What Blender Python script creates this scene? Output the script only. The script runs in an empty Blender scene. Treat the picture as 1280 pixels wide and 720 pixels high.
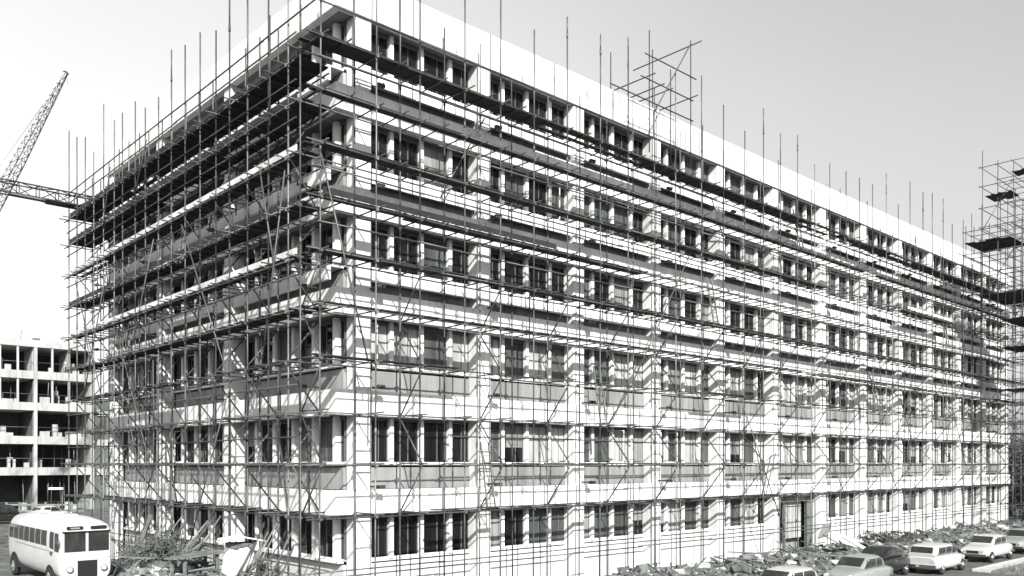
import bpy, bmesh, math, random
from mathutils import Vector, Matrix
R = math.radians
rnd = random.Random(11)
sc = bpy.context.scene
COL = sc.collection

# ------------------------------------------------------------------ materials
def grey(g):
    if g < .25: return (g*.95, g*1.03, g*.98, 1)
    return (g, g, g*.99, 1)

def mat(name, g, var=.25, scale=3.0, rough=.8, metal=0.0, spec=.3, bump=0.0, bscale=None, streak=False, g2=None):
    m = bpy.data.materials.new(name); m.use_nodes = True
    nt = m.node_tree; b = nt.nodes['Principled BSDF']
    b.inputs['Roughness'].default_value = rough
    b.inputs['Metallic'].default_value = metal
    b.inputs['Specular IOR Level'].default_value = spec
    geo = nt.nodes.new('ShaderNodeNewGeometry')
    mp = nt.nodes.new('ShaderNodeMapping')
    if streak: mp.inputs['Scale'].default_value = (1, 1, .15)
    nt.links.new(geo.outputs['Position'], mp.inputs['Vector'])
    n = nt.nodes.new('ShaderNodeTexNoise')
    n.inputs['Scale'].default_value = scale; n.inputs['Detail'].default_value = 6
    n.inputs['Roughness'].default_value = .65
    nt.links.new(mp.outputs['Vector'], n.inputs['Vector'])
    r = nt.nodes.new('ShaderNodeValToRGB')
    r.color_ramp.elements[0].position = .3; r.color_ramp.elements[1].position = .7
    lo = g*(1-var); hi = min(.9, g*(1+var)) if g2 is None else g2
    r.color_ramp.elements[0].color = grey(lo); r.color_ramp.elements[1].color = grey(hi)
    nt.links.new(n.outputs['Fac'], r.inputs['Fac'])
    nt.links.new(r.outputs['Color'], b.inputs['Base Color'])
    if bump:
        n2 = nt.nodes.new('ShaderNodeTexNoise'); n2.inputs['Scale'].default_value = bscale or scale*4
        n2.inputs['Detail'].default_value = 5
        nt.links.new(geo.outputs['Position'], n2.inputs['Vector'])
        bp = nt.nodes.new('ShaderNodeBump'); bp.inputs['Strength'].default_value = bump
        bp.inputs['Distance'].default_value = .05
        nt.links.new(n2.outputs['Fac'], bp.inputs['Height'])
        nt.links.new(bp.outputs['Normal'], b.inputs['Normal'])
    return m

def glass_mat(name, through, g, rough=.06, scale=1.2, spec=.5):
    m = mat(name, g, .5, scale, rough, 0, spec, streak=True)
    nt = m.node_tree; b = nt.nodes['Principled BSDF']; out = nt.nodes['Material Output']
    tr = nt.nodes.new('ShaderNodeBsdfTransparent'); tr.inputs['Color'].default_value = (.75, .79, .77, 1)
    mx = nt.nodes.new('ShaderNodeMixShader'); mx.inputs['Fac'].default_value = through
    nt.links.new(b.outputs[0], mx.inputs[1]); nt.links.new(tr.outputs[0], mx.inputs[2])
    nt.links.new(mx.outputs[0], out.inputs['Surface'])
    return m

M = {}
M['white'] = mat('white_concrete', .64, .22, .9, .75, bump=.1, bscale=12, streak=True)
M['frame_white'] = mat('site_concrete', .34, .3, 1.0, .9, streak=True)
def weather(m, amount, dark):
    nt = m.node_tree; b = nt.nodes['Principled BSDF']; src = b.inputs['Base Color'].links[0].from_socket
    geo = nt.nodes.new('ShaderNodeNewGeometry'); mp = nt.nodes.new('ShaderNodeMapping'); mp.inputs['Scale'].default_value = (2.6, 2.6, .22)
    nt.links.new(geo.outputs['Position'], mp.inputs['Vector'])
    n = nt.nodes.new('ShaderNodeTexNoise'); n.inputs['Scale'].default_value = 1.7; n.inputs['Detail'].default_value = 8; n.inputs['Roughness'].default_value = .7
    nt.links.new(mp.outputs['Vector'], n.inputs['Vector'])
    r = nt.nodes.new('ShaderNodeValToRGB'); r.color_ramp.elements[0].position = .5; r.color_ramp.elements[1].position = .74
    r.color_ramp.elements[0].color = (0, 0, 0, 1); r.color_ramp.elements[1].color = (amount,)*3+(1,)
    nt.links.new(n.outputs['Fac'], r.inputs['Fac'])
    mx = nt.nodes.new('ShaderNodeMixRGB'); mx.inputs['Color2'].default_value = grey(dark)
    nt.links.new(r.outputs['Color'], mx.inputs['Fac']); nt.links.new(src, mx.inputs['Color1']); nt.links.new(mx.outputs[0], b.inputs['Base Color'])
weather(M['white'], .55, .3); weather(M['frame_white'], .8, .15)
M['cream'] = mat('pale_render', .52, .16, 1.3, .85, streak=True)
M['panel'] = mat('spandrel_panel', .24, .35, 1.1, .7, streak=True)
M['panel_light'] = mat('spandrel_panel_pale', .2, .35, 1.1, .7, streak=True)
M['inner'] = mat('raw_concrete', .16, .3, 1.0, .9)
M['dimwall'] = mat('dim_wall', .1, .3, .7, .9)
M['soffit'] = mat('soffit_concrete', .34, .2, 1.5, .9)
M['roof'] = mat('roofing_felt', .2, .2, 1, .9)
M['glass'] = glass_mat('clear_glass', .6, .02)
M['film'] = glass_mat('dusty_glass', .35, .09, .35)
M['wash'] = mat('whitewashed_glass', .34, .5, 1.6, .35, streak=True)
M['blind'] = mat('pale_blind', .2, .5, 2.0, .6, streak=True)
M['bar'] = mat('window_bar', .12, .15, 4, .5)
M['tube'] = mat('galvanised_tube', .085, .4, 1.4, .5, .25, .4)
M['tube_dark'] = mat('rusty_tube', .045, .5, 1.2, .7, .1, .3)
M['tube_pale'] = mat('bright_tube', .15, .35, 1.4, .5, .2, .4)
M['board'] = mat('scaffold_board', .03, .45, 1.7, .9)
M['toe_dark'] = mat('dark_toe_board', .022, .4, 1.2, .9)
M['toe'] = mat('pale_toe_board', .5, .35, 1.2, .85)
M['earth'] = mat('earth', .07, .5, .8, .95, bump=.9, bscale=4, g2=.17)
M['rubble'] = mat('broken_rubble', .055, .5, 1.6, .95, bump=.5, bscale=9, g2=.2)
M['rubble_pale'] = mat('pale_rubble', .36, .4, 3, .9, bump=.4)
M['asphalt'] = mat('asphalt', .09, .35, 1.2, .9, bump=.2, bscale=30)
M['kerb'] = mat('kerb_stone', .42, .2, 2, .85)
M['timber'] = mat('raw_timber', .14, .5, 2.5, .85)
M['timber_dark'] = mat('wet_timber', .1, .4, 2.5, .85)
M['leaf'] = mat('leaf', .085, .5, .9, .7, g2=.18)
M['leaf_dark'] = mat('dark_leaf', .05, .5, .9, .7)
M['weed'] = mat('dry_weed', .07, .6, 1.1, .8, g2=.14)
M['bark'] = mat('bark', .08, .4, 6, .9)
M['grass'] = mat('verge_grass', .12, .5, 3, .9, g2=.25)
M['sheet'] = mat('white_sheet', .72, .12, 3, .7, bump=.4, bscale=6)
M['buswhite'] = mat('cream_paint', .5, .12, .9, .3, 0, .5)
M['paint_white'] = mat('white_car_paint', .38, .06, 2, .25, 0, .5)
M['paint_grey'] = mat('grey_car_paint', .42, .08, 2, .25, 0, .5)
M['paint_pale'] = mat('pale_car_paint', .22, .08, 2, .25, 0, .5)
M['paint_black'] = mat('black_car_paint', .018, .2, 2, .2, 0, .5)
M['chrome'] = mat('chrome', .62, .1, 3, .18, .95, .5)
M['rubber'] = mat('rubber', .02, .3, 8, .8)
M['carglass'] = mat('car_glass', .03, .4, 1.5, .06, 0, .5)
M['black'] = mat('black_gap', .012, .2, 4, .8)
M['lamp'] = mat('lamp_glass', .6, .1, 6, .1, .2, .6)
M['crane'] = mat('crane_steel', .34, .3, 2, .6, .1)
M['rope'] = mat('steel_rope', .4, .2, 2, .7)
M['blind_text'] = mat('faded_blind', .16, .7, 14, .8, g2=.4)

# ------------------------------------------------------------------ mesh builder
class MB:
    def __init__(s): s.v = []; s.f = []; s.mi = []; s.smooth = []
    def add(s, vs, fs, mi=0, sm=False):
        o = len(s.v); s.v += [tuple(v) for v in vs]
        for f in fs: s.f.append([i+o for i in f]); s.mi.append(mi); s.smooth.append(sm)
    def box(s, x0, x1, y0, y1, z0, z1, mi=0):
        s.add([(x0,y0,z0),(x1,y0,z0),(x1,y1,z0),(x0,y1,z0),(x0,y0,z1),(x1,y0,z1),(x1,y1,z1),(x0,y1,z1)],
              [(0,3,2,1),(4,5,6,7),(0,1,5,4),(1,2,6,5),(2,3,7,6),(3,0,4,7)], mi)
    def obox(s, c, ax, ay, az, mi=0):
        c, ax, ay, az = map(Vector, (c, ax, ay, az)); vs = []
        for k in (-1, 1):
            for (i, j) in ((-1,-1),(1,-1),(1,1),(-1,1)): vs.append(c+ax*i+ay*j+az*k)
        s.add(vs, [(0,3,2,1),(4,5,6,7),(0,1,5,4),(1,2,6,5),(2,3,7,6),(3,0,4,7)], mi)
    def beam(s, a, b, w, h, mi=0, up=(0,0,1)):
        a, b = Vector(a), Vector(b); d = (b-a); L = d.length; d /= L
        u = Vector(up)
        if abs(d.dot(u)) > .98: u = Vector((1,0,0))
        sd = d.cross(u).normalized(); u = sd.cross(d)
        s.obox((a+b)/2, d*L/2, sd*w/2, u*h/2, mi)
    def tube(s, a, b, r, n=6, mi=0, r2=None):
        a, b = Vector(a), Vector(b); d = (b-a).normalized(); r2 = r if r2 is None else r2
        u = Vector((0,0,1)) if abs(d.z) < .9 else Vector((1,0,0))
        p = d.cross(u).normalized(); q = d.cross(p); vs = []
        for e, rr in ((a, r), (b, r2)):
            for i in range(n):
                t = 2*math.pi*i/n; vs.append(e+p*(math.cos(t)*rr)+q*(math.sin(t)*rr))
        fs = [(i, (i+1) % n, n+(i+1) % n, n+i) for i in range(n)]
        s.add(vs, fs, mi, True)
        s.add([], [])
        o = len(s.v)-2*n
        s.f.append([o+i for i in range(n)][::-1]); s.mi.append(mi); s.smooth.append(False)
        s.f.append([o+n+i for i in range(n)]); s.mi.append(mi); s.smooth.append(False)
    def build(s, name, mats, parent=None):
        me = bpy.data.meshes.new(name); me.from_pydata(s.v, [], s.f)
        mats = mats if isinstance(mats, (list, tuple)) else [mats]
        for m in mats: me.materials.append(m)
        me.polygons.foreach_set('material_index', s.mi)
        me.polygons.foreach_set('use_smooth', s.smooth)
        bm = bmesh.new(); bm.from_mesh(me); bmesh.ops.recalc_face_normals(bm, faces=bm.faces); bm.to_mesh(me); bm.free()
        me.update()
        o = bpy.data.objects.new(name, me); COL.objects.link(o)
        if parent is not None:
            o.parent = parent
            o.matrix_parent_inverse = PINV.get(parent.name, Matrix())
        return o
PINV = {}
def empty(name, loc=(0,0,0), rz=0, world=False):
    """world=True: parts are written in world coordinates; else in the thing's own."""
    o = bpy.data.objects.new(name, None); COL.objects.link(o)
    o.location = loc; o.rotation_euler = (0,0,rz); o.empty_display_size = .3
    if world: PINV[o.name] = (Matrix.Translation(loc) @ Matrix.Rotation(rz, 4, 'Z')).inverted()
    return o
def tag(o, label=None, cat=None, group=None, kind=None):
    if label: o['label'] = label
    if cat: o['category'] = cat
    if group: o['group'] = group
    if kind: o['kind'] = kind
    return o
def stuff(o): o['kind'] = 'stuff'; return o
def kids(o): return [c for c in bpy.data.objects if c.parent == o]
def copy_tree(o, parent=None):
    c = o.copy(); COL.objects.link(c)
    if parent is not None: c.parent = parent
    for ch in kids(o): copy_tree(ch, c)
    return c

# ------------------------------------------------------------------ frame: right facade y=0 (x grows), left facade x=0 (y grows)
XE, YE = 69.6, 24.6
ZB = [3.46+3.6*k for k in range(6)]            # underside of each fascia, last = roof
FH, RH = .9, 1.39
COLX = [1.31+5.65*n for n in range(13)]
COLY = [1.1, 9.0, 16.9, 24.2]
EYE = Vector((-15.79, -26.29, 5.3))

# ------------------------------------------------------------------ ground
def smooth(a, b, x):
    t = max(0, min(1, (x-a)/(b-a))); return t*t*(3-2*t)
from mathutils import noise
def gz(x, y):
    n = noise.noise(Vector((x*.23, y*.23, 1.7)))*.5+.5
    n2 = noise.noise(Vector((x*.8, y*.8, 4.2)))
    a = smooth(6, 14, x)*smooth(-8.2, -6.6, y)*(1-smooth(-2.2, -.8, y))*(1-smooth(64, 72, x))
    b = smooth(-4.7, -3.6, x)*(1-smooth(-2.6, -1.7, x))*smooth(-1, 2, y)*(1-smooth(9.2, 11.0, y))
    dip = -.42*smooth(13.6, 15, y)*(1-smooth(-2.5, -1.9, x))*(1-smooth(30, 40, y))*smooth(-60, -30, x)
    return dip+max(0, a*(.15+1.0*n*n+.3*n2)) + max(0, b*(.55+1.1*n+.35*n2))
def grid(name, xs, ys, zf, m):
    v = [(x, y, zf(x, y)) for y in ys for x in xs]; nx = len(xs)
    f = [(j*nx+i, j*nx+i+1, (j+1)*nx+i+1, (j+1)*nx+i) for j in range(len(ys)-1) for i in range(nx-1)]
    b = MB(); b.add(v, f, 0, True); return b.build(name, m)
def rng(a, b, st):
    n = int(round((b-a)/st)); return [a+(b-a)*i/n for i in range(n+1)]
gx = [-2500, -800, -300, -120, -60, -30, -14] + rng(-9, 73, .5) + [80, 95, 130, 250, 700, 2500]
gy = [-2500, -800, -300, -120, -60, -30, -16] + rng(-11, 17, .5) + [24, 40, 70, 110, 200, 600, 2500]
tag(grid('ground', gx, gy, gz, M['earth']), kind='structure')
b = MB(); b.add([(-60,-30,.004),(120,-30,.004),(120,-10.75,.004),(-60,-10.75,.004)], [(0,1,2,3)])
b.add([(6,-10.75,.004),(66,-10.75,.004),(66,-8.3,.004),(6,-8.3,.004)], [(0,1,2,3)])
tag(b.build('road', M['asphalt']), kind='structure')
b = MB()
x = 29.5
while x < 74:
    b.box(x, x+.895, -10.78, -10.63, 0, .13); x += .905
tag(b.build('kerb', M['kerb']), kind='structure')
b = MB(); b.box(29.5, 74, -11.5, -10.785, -.05, .115); tag(b.build('pavement', M['kerb']), kind='structure')
b = MB(); b.box(29.5, 74, -16.5, -11.505, -.05, .11)
tag(b.build('verge', M['grass']), kind='structure')
b = MB()
for i in range(5200):
    x = rnd.uniform(29.6, 60); y = rnd.uniform(-15, -11.6); h = rnd.uniform(.08, .3); a = rnd.uniform(0, 6.28); w = .02
    dx, dy = math.cos(a)*w, math.sin(a)*w; lx, ly = rnd.uniform(-.08, .08), rnd.uniform(-.08, .08)
    b.add([(x-dx, y-dy, .1), (x+dx, y+dy, .1), (x+lx, y+ly, .1+h)], [(0,1,2)])
tag(b.build('grass', M['grass']), kind='stuff')

# ------------------------------------------------------------------ the office building
B = tag(empty('office_building', (0, 0, 0)), 'long white five storey office block wrapped in tube scaffolding', 'building')
# floor slabs + inner walls
b = MB()
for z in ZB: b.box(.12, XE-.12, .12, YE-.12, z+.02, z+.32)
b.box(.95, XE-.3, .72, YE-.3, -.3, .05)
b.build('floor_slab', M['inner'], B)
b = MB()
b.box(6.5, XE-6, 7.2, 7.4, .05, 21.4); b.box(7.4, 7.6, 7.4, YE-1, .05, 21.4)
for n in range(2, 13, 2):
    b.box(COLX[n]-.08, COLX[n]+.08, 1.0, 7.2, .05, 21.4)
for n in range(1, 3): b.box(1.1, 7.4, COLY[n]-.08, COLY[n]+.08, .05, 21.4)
b.build('partition_wall', M['dimwall'], B)
b = MB()
b.box(.3, XE-.02, YE-.28, YE-.02, -.3, 22.6); b.box(XE-.3, XE-.02, .6, YE-.29, -.3, 22.6)
b.build('wall', M['cream'], B)
b = MB(); b.box(.3, XE-.3, .3, YE-.3, 22.3, 22.62)
roof = b.build('roof', M['roof'], B)
# fascias, one ring per level
for k, z in enumerate(ZB):
    b = MB(); h = RH if k == 5 else FH; t = .3
    edges = [0]
    for n in range(12): edges += [COLX[n]+2.825, COLX[n+1]]
    edges[-1] = XE
    for i in range(len(edges)-1):
        b.box(edges[i]+(.014 if i else 0), edges[i+1]-.014, 0, t, z, z+h)
    ed = [t+.002, 5.0, COLY[1], 12.9, COLY[2], 20.6, YE]
    for i in range(len(ed)-1): b.box(0, t, ed[i]+.006, ed[i+1]-.006, z, z+h)
    b.build('fascia', M['white'], B)
# columns
b = MB(); b.box(.9, 1.55, .12, .75, -.3, ZB[5]); b.build('column', M['white'], B)
for n in range(1, 13):
    b = MB(); c = COLX[n]
    b.box(c-.35, min(c+.35, XE-.03), .1, .7, -.3, ZB[5]); b.build('column', M['white'], B)
for n in range(1, 4):
    b = MB(); c = COLY[n]
    b.box(.1, .7, c-.36, min(c+.36, YE-.03), -.3, ZB[5]); b.build('column', M['white'], B)
# plinth + spandrels + windows
def zwin(fl):
    if fl == 0: return 1.74, ZB[0]
    return ZB[fl-1]+FH+.95, ZB[fl]
GL, FI, WA, BL = 0, 1, 2, 3
def pane_kind(side, fl, bay, j):
    r = rnd.random(); far = min(1, bay/7)
    if side == 'L':
        return GL if r < .86 else (FI if r < .96 else BL)
    if fl == 5: return GL if r < .95-.25*far else FI
    if fl == 4: return GL if r < .3 else (FI if r < .85 else BL)
    if fl == 3: return GL if r < .72-.3*far else (FI if r < .93 else BL)
    if fl == 2:
        if bay == 0: return [WA, WA, FI, WA][j]
        return WA if r < .4 else (BL if r < .55 else (FI if r < .85 else GL))
    if fl == 1:
        if bay == 0: return GL
        return WA if r < .3-.15*far else (BL if r < .45 else (FI if r < .75 else GL))
    if bay == 0: return GL
    return BL if r < .35 else (FI if r < .72 else (WA if r < .8 else GL))
def window(side, fl, bay, a0, a1, divs, first_mull=True, z0=None):
    """strip of panes between two columns; a runs along the facade, d goes into the building"""
    zs, zh = zwin(fl)
    if z0 is not None: zs = z0
    g, mf = (.70, .5) if side == 'R' else (.88, .62)
    def bx(b, s0, s1, d0, d1, z0, z1, mi=0):
        if side == 'R': b.box(s0, s1, d0, d1, z0, z1, mi)
        else: b.box(d0, d1, s0, s1, z0, z1, mi)
    w = MB(); cuts = [a0] + divs + [a1]; mw = .08 if side == 'R' else .1
    fr = MB()
    bx(fr, a0+.002, a1-.002, g-.06, g+.06, zh-.14, zh-.002, 1); bx(fr, a0+.002, a1-.002, g-.06, g+.06, zs+.002, zs+.07)
    for d in divs: bx(fr, d-mw, d+mw, mf, g+.1, zs+.002, zh-.004)
    for j in range(len(cuts)-1):
        p0 = cuts[j]+(mw if j else 0)+.003; p1 = cuts[j+1]-(mw if j < len(divs) else 0)-.003
        kd = pane_kind(side, fl, bay, j)
        if kd == BL and rnd.random() < .6:                # half drawn blind
            zm = zs+.07+(zh-zs)*rnd.uniform(.2, .55)
            bx(w, p0, p1, g-.012, g+.012, zs+.07, zm, GL); bx(w, p0, p1, g-.010, g+.014, zm+.001, zh-.14, BL)
        elif kd == GL and fl == 5 and rnd.random() < .25:   # casement not yet fitted
            bx(w, p0, p1, g-.012, g+.012, zs+.07+(zh-zs)*.5, zh-.14, GL)
        else: bx(w, p0, p1, g-.012, g+.012, zs+.07, zh-.14, kd)
        pw = p1-p0
        if 0 < fl < 5 and rnd.random() < .07 and pw > .7:   # a casement standing open
            an = rnd.uniform(.4, 1.1); wd = pw*.45; ca, sa_ = math.cos(an), math.sin(an); sgn = 1
            pos = (lambda u_, d_, z_: (p0+.02+u_, g-.06-d_, z_)) if side == 'R' else (lambda u_, d_, z_: (g-.06-d_, p0+.02+u_, z_))
            for (ua, za), (ub, zb) in (((0, zs+.08), (0, zh-.15)), ((1, zs+.08), (1, zh-.15)), ((0, zs+.09), (1, zs+.09)), ((0, zh-.16), (1, zh-.16))):
                fr.beam(pos(ua*wd*ca, ua*wd*sa_, za), pos(ub*wd*ca, ub*wd*sa_, zb), .035, .035, 0)
        for q in (p0+.02, p1-.02):                         # casement stiles
            bx(fr, q-.018, q+.018, g-.035, g+.035, zs+.072, zh-.142, 1)
        if pw > .9:
            q = p0+pw*.62; bx(fr, q-.016, q+.016, g-.03, g+.03, zs+.072, zh-.142, 1)
    wo = w.build('window', [M['glass'], M['film'], M['wash'], M['blind']], B)
    fr.build('frame', [M['white'], M['bar']], wo)
    s = MB(); bx(s, a0+.03, a1-.03, .31 if fl > 2 else .57, g-.064, zs-.07, zs-.004); s.build('sill', M['white'], wo)
    return wo
ENTR = 5
for fl in range(6):
    zs, zh = zwin(fl); zl = ZB[fl-1]+FH if fl else -.3
    def spandrel(x0, x1, z0, z1, d0, d1, side):
        sp = MB()
        def bx(s0, s1, e0, e1, a, c):
            if side == 'R': sp.box(s0, s1, e0, e1, a, c)
            else: sp.box(e0, e1, s0, s1, a, c)
        bx(x0, x1, d0, d1, z0, z1)
        if fl:
            for j in range(1, 8):
                q = x0+(x1-x0)*j/8; bx(q-.02, q+.02, d0-.012, d0-.001, z0+.004, z1-.015)
        o = sp.build('spandrel', M['cream'] if fl == 0 else (M['panel_light'] if side == 'R' else M['panel']), B)
        if fl > 2:                                         # facing panel already hung on the upper floors
            sp = MB(); bx(x0+.06, x1-.06, .16, .3, z0+.4, z1+.13); sp.build('facing_panel', M['white'], o)
    for bay in range(12):
        a0 = 1.55 if bay == 0 else COLX[bay]+.35; a1 = COLX[bay+1]-.35
        q = 5.65/4; divs = [COLX[bay]+q*j for j in (1, 2, 3)]
        if fl == 0 and bay == ENTR: continue
        window('R', fl, bay, a0, a1, divs)
        spandrel(a0+.002, a1-.002, zl+.002, zs-.135, .6, .75, 'R')
    for bay in range(3):
        a0 = 1.0 if bay == 0 else COLY[bay]+.36; a1 = COLY[bay+1]-.36
        if bay == 0: divs = [1.16, 2.68, 4.26, 5.84, 7.42]
        else: divs = [COLY[bay]+(COLY[bay+1]-COLY[bay])/5*j for j in (1, 2, 3, 4)]
        window('L', fl, bay, a0 if bay else .78, a1, divs)
        spandrel((a0 if bay else .78)+.002, a1-.002, zl+.002, zs-.135, .78, .9, 'L')
# entrance bay
a0, a1 = COLX[ENTR]+.35, COLX[ENTR+1]-.35
b = MB(); b.box(a0, a1, 1.3, 1.4, .05, 3.4); b.box(a0, a1, .62, 1.29, 3.0, 3.44)
b.build('porch', M['panel'], B)
b = MB(); b.box(a0+.52, a0+1.48, 1.0, 1.1, .7, 2.95); b.build('door', M['wash'], B)
b = MB(); b.box(a0+2.0, a0+4.1, .95, 1.05, .7, 3.0); d = b.build('door', M['wash'], B)
b = MB(); b.box(a0+3.4, a0+3.44, .86, .94, 1.7, 1.85); b.build('handle', M['black'], d)
for q0, q1 in ((a0, a0+.5), (a0+1.5, a0+1.62), (a1-.8, a1)):
    b = MB(); b.box(q0, q1, .6, .75, .05, 3.3); b.build('door_frame', M['bar'], d)

# ------------------------------------------------------------------ scaffolds
RT = .029
LIFT = [3.5+1.755*l for l in range(10)]
OUT, INN = -1.55, -.32
def P(side, s, d, z): return (s, d, z) if side == 'R' else (d, s, z)
def scaffold(side, label, s_list, plats, toes, rails, brace_lifts, brace_step, s_end):
    T = tag(empty('tube_scaffold', P(side, 0, OUT, 0)), label, 'scaffolding')
    LI = LIFT if side == 'R' else LIFT[:9]+[LIFT[9]-.3]
    PINV[T.name] = Matrix.Translation(T.location).inverted()
    s0 = s_list[0]-.35
    for row, d in (('o', OUT), ('i', INN)):
        for i, s in enumerate(s_list):
            if row == 'i' and i == 0 and side == 'L': continue
            ext = rnd.choice([.2, .7, 1.0, 1.4, 1.9, 2.2] if side == 'R' else [-.9, -.2, .3, .7, 1.1, 1.5]) if row == 'o' else rnd.choice([-1.6, -1.4, -1.2, -.9, -.5, .3 if side == 'R' else -.8])
            top = 22.6+ext
            b = MB(); lx, ly = rnd.uniform(-.03, .03), rnd.uniform(-.02, .02)
            if row == 'i' and top > 21.4: d2 = -.2
            else: d2 = d
            r = RT*rnd.uniform(.95, 1.1)
            # jointed lengths, each a little out of line
            z = 0.02; p = P(side, s, d, z)
            while z < top-.3:
                z1 = min(top, z+rnd.choice([5.2, 6.4, 6.4]))
                if top-z1 < .6: z1 = top
                q = P(side, s+lx*z1/10, d+ly*z1/20, z1)
                b.tube(p, q, r, 6)
                if z1 < top: b.tube(Vector(q)-Vector((0,0,.12)), Vector(q)+Vector((0,0,.12)), r*1.45, 6)
                p = q; z = z1
            for zl in LI:
                c = P(side, s+lx*zl/10, d-(.045 if row == 'o' else -.045), zl)
                b.obox(c, P(side, .05, 0, 0), P(side, 0, .06, 0), (0, 0, .055))
            b.obox(P(side, s, d, .012), (.08, 0, 0), (0, .08, 0), (0, 0, .01))
            b.build('standard', rnd.choice([M['tube'], M['tube'], M['tube_dark'], M['tube_pale']]), T)
    # ledgers
    def run(b, d, z, sa, sb, r=RT):
        s = sa
        while s < sb-.2:
            e = min(sb, s+rnd.choice([4.0, 5.5, 6.4]))
            b.tube(P(side, s-.15, d, z+rnd.uniform(-.03, .03)), P(side, e+.15, d+rnd.uniform(-.01, .01), z+rnd.uniform(-.03, .03)), r, 6)
            s = e
    for l, z in enumerate([1.55]+LI):
        for d in (OUT-.065, INN+.065):
            b = MB(); run(b, d, z, s0, s_end)
            b.build('ledger', M['tube_dark'] if l % 3 == 1 else M['tube'], T)
    for z, sa, sb in rails:
        b = MB(); run(b, OUT-.065, z, sa, sb); b.build('guard_rail', rnd.choice([M['tube'], M['tube_dark']]), T)
    # transoms: near ones are parts, the far ones one mass
    cand = []
    for i, s in enumerate(s_list):
        for z in LI:
            for k in ((0, 1) if z > LI[3]+.1 else (0,)):
                cand.append((s+.12+k*(.93+rnd.uniform(-.1, .1)), z+.064+rnd.uniform(-.004, .004)))
    cand.sort(key=lambda c: (Vector(P(side, c[0], OUT, c[1]))-EYE).length)
    rest = MB(); cnt = 0
    for s, z in cand:
        if s > s_end-.1: continue
        b = MB() if cnt < 100 else rest
        j = rnd.uniform(-.06, .06)
        b.tube(P(side, s, OUT-.2-rnd.random()*.3, z), P(side, s+j, -.06 if rnd.random() < .5 else -.2, z+rnd.uniform(-.02, .02)), RT*.95, 6)
        if cnt < 100: b.build('transom', M['tube_dark'] if rnd.random() < .6 else M['tube'], T)
        cnt += 1
    if rest.v: stuff(rest.build('transom', M['tube_dark'], T))
    # ledger braces, zigzag lift by lift
    nb = 0
    for i, s in enumerate(s_list[::brace_step]):
        for l in brace_lifts:
            if nb >= 98: break
            z0 = 1.55 if l < 0 else LI[l]; z1 = LI[l+1]
            da, db = (INN+.02, OUT-.02) if l % 2 else (OUT-.02, INN+.02)
            b = MB(); b.tube(P(side, s+.07, db, z0+.1), P(side, s+.07, da, z1-.1) if rnd.random() < .93 else P(side, s+.07, da, z1+.3), RT, 6)
            b.build('brace', rnd.choice([M['tube'], M['tube_dark'], M['tube_dark']]), T); nb += 1
    # long facade braces in the outer face
    n = 0
    L = s_end-s_list[0]
    for k in range(5 if side == 'R' else 7):
        sa = s_list[0]+1+L/(5.3 if side == 'R' else 7.4)*k+rnd.uniform(0, 1.2)
        b = MB(); la = rnd.choice([-1, 1, 3, 5]); za = 1.6 if la < 0 else LI[la]
        b.tube(P(side, sa, OUT-.13, za), P(side, min(s_end, max(s_list[0], sa+(4.4 if k % 2 else -4.0))), OUT-.13, min(za+6.6, 20)), RT, 6)
        b.build('facade_brace', M['tube'], T)
    # tie tubes poking out by each column
    for c in (COLX if side == 'R' else COLY):
        if c > s_end: continue
        for l in range(5):
            b = MB(); z = ZB[l]+FH+.12
            if side == 'R' or l:
                b.tube(P(side, c+.2, -.75, z), P(side, c+.2, .1, z), .034, 6)
                b.obox(P(side, c+.2, -.55, z), P(side, .16, 0, 0), P(side, 0, .07, 0), (0, 0, .06))
            if b.v: b.build('wall_tie', M['tube_dark'], T)
    # ladders between lifts
    for k, (sa, l) in enumerate([(6.2, 0), (12.8, 2), (21.5, 5), (30.2, 8), (40, 3), (52, 6)] if side == 'R' else [(4.2, 2), (11.0, 6), (17.8, 4), (21.5, 0)]):
        b = MB(); z0, z1 = LI[l], LI[l+1]+.9 if l < 9 else LI[l]+2
        for q in (-.2, .2): b.beam(P(side, sa+q, OUT+.3, z0), P(side, sa+q+.1, OUT+.85, z1), .04, .07)
        for r in range(1, 10):
            t = r/10; b.tube(P(side, sa-.2+.1*t, OUT+.3+.55*t, z0+(z1-z0)*t), P(side, sa+.2+.1*t, OUT+.3+.55*t, z0+(z1-z0)*t), .018, 5)
        b.build('ladder', M['timber'], T)
    # loose vertical and raking tubes that fill in the cage
    for k in range(30 if side == 'L' else 22):
        sa = rnd.uniform(s_list[0]+.5, s_end-3); l = rnd.randrange(0, 9); z0 = LI[l]-.3; dd = rnd.choice([OUT-.1, OUT+.6, INN-.06])
        b = MB(); ds = rnd.choice([0, 0, 1.2, -1.2, 2.2, -2.0]); b.tube(P(side, sa, dd, z0), P(side, sa+ds, dd+rnd.uniform(-.05, .05), z0+rnd.uniform(1.9, 4.2)), RT, 6)
        b.build('raking_tube', rnd.choice([M['tube'], M['tube_dark']]), T)
    # platforms of boards
    for l, sa, sb, nbd in plats:
        b = MB(); z = LI[l]+.105
        wd = .225; gap = .012
        for k in range(nbd):
            d0 = OUT+.06+k*(wd+gap); s = sa
            s += rnd.uniform(-.3, .2)
            while s < sb-.3:
                e = min(sb, s+rnd.uniform(3.2, 4.0))
                zz = z+rnd.uniform(0, .012)
                if rnd.random() > .06:
                    p0, p1 = P(side, s+.004, d0, 0), P(side, e-.004, d0+wd, 0)
                    b.box(min(p0[0], p1[0]), max(p0[0], p1[0]), min(p0[1], p1[1]), max(p0[1], p1[1]), zz, zz+.038)
                s = e
        b.build('platform', M['board'], T)
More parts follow.
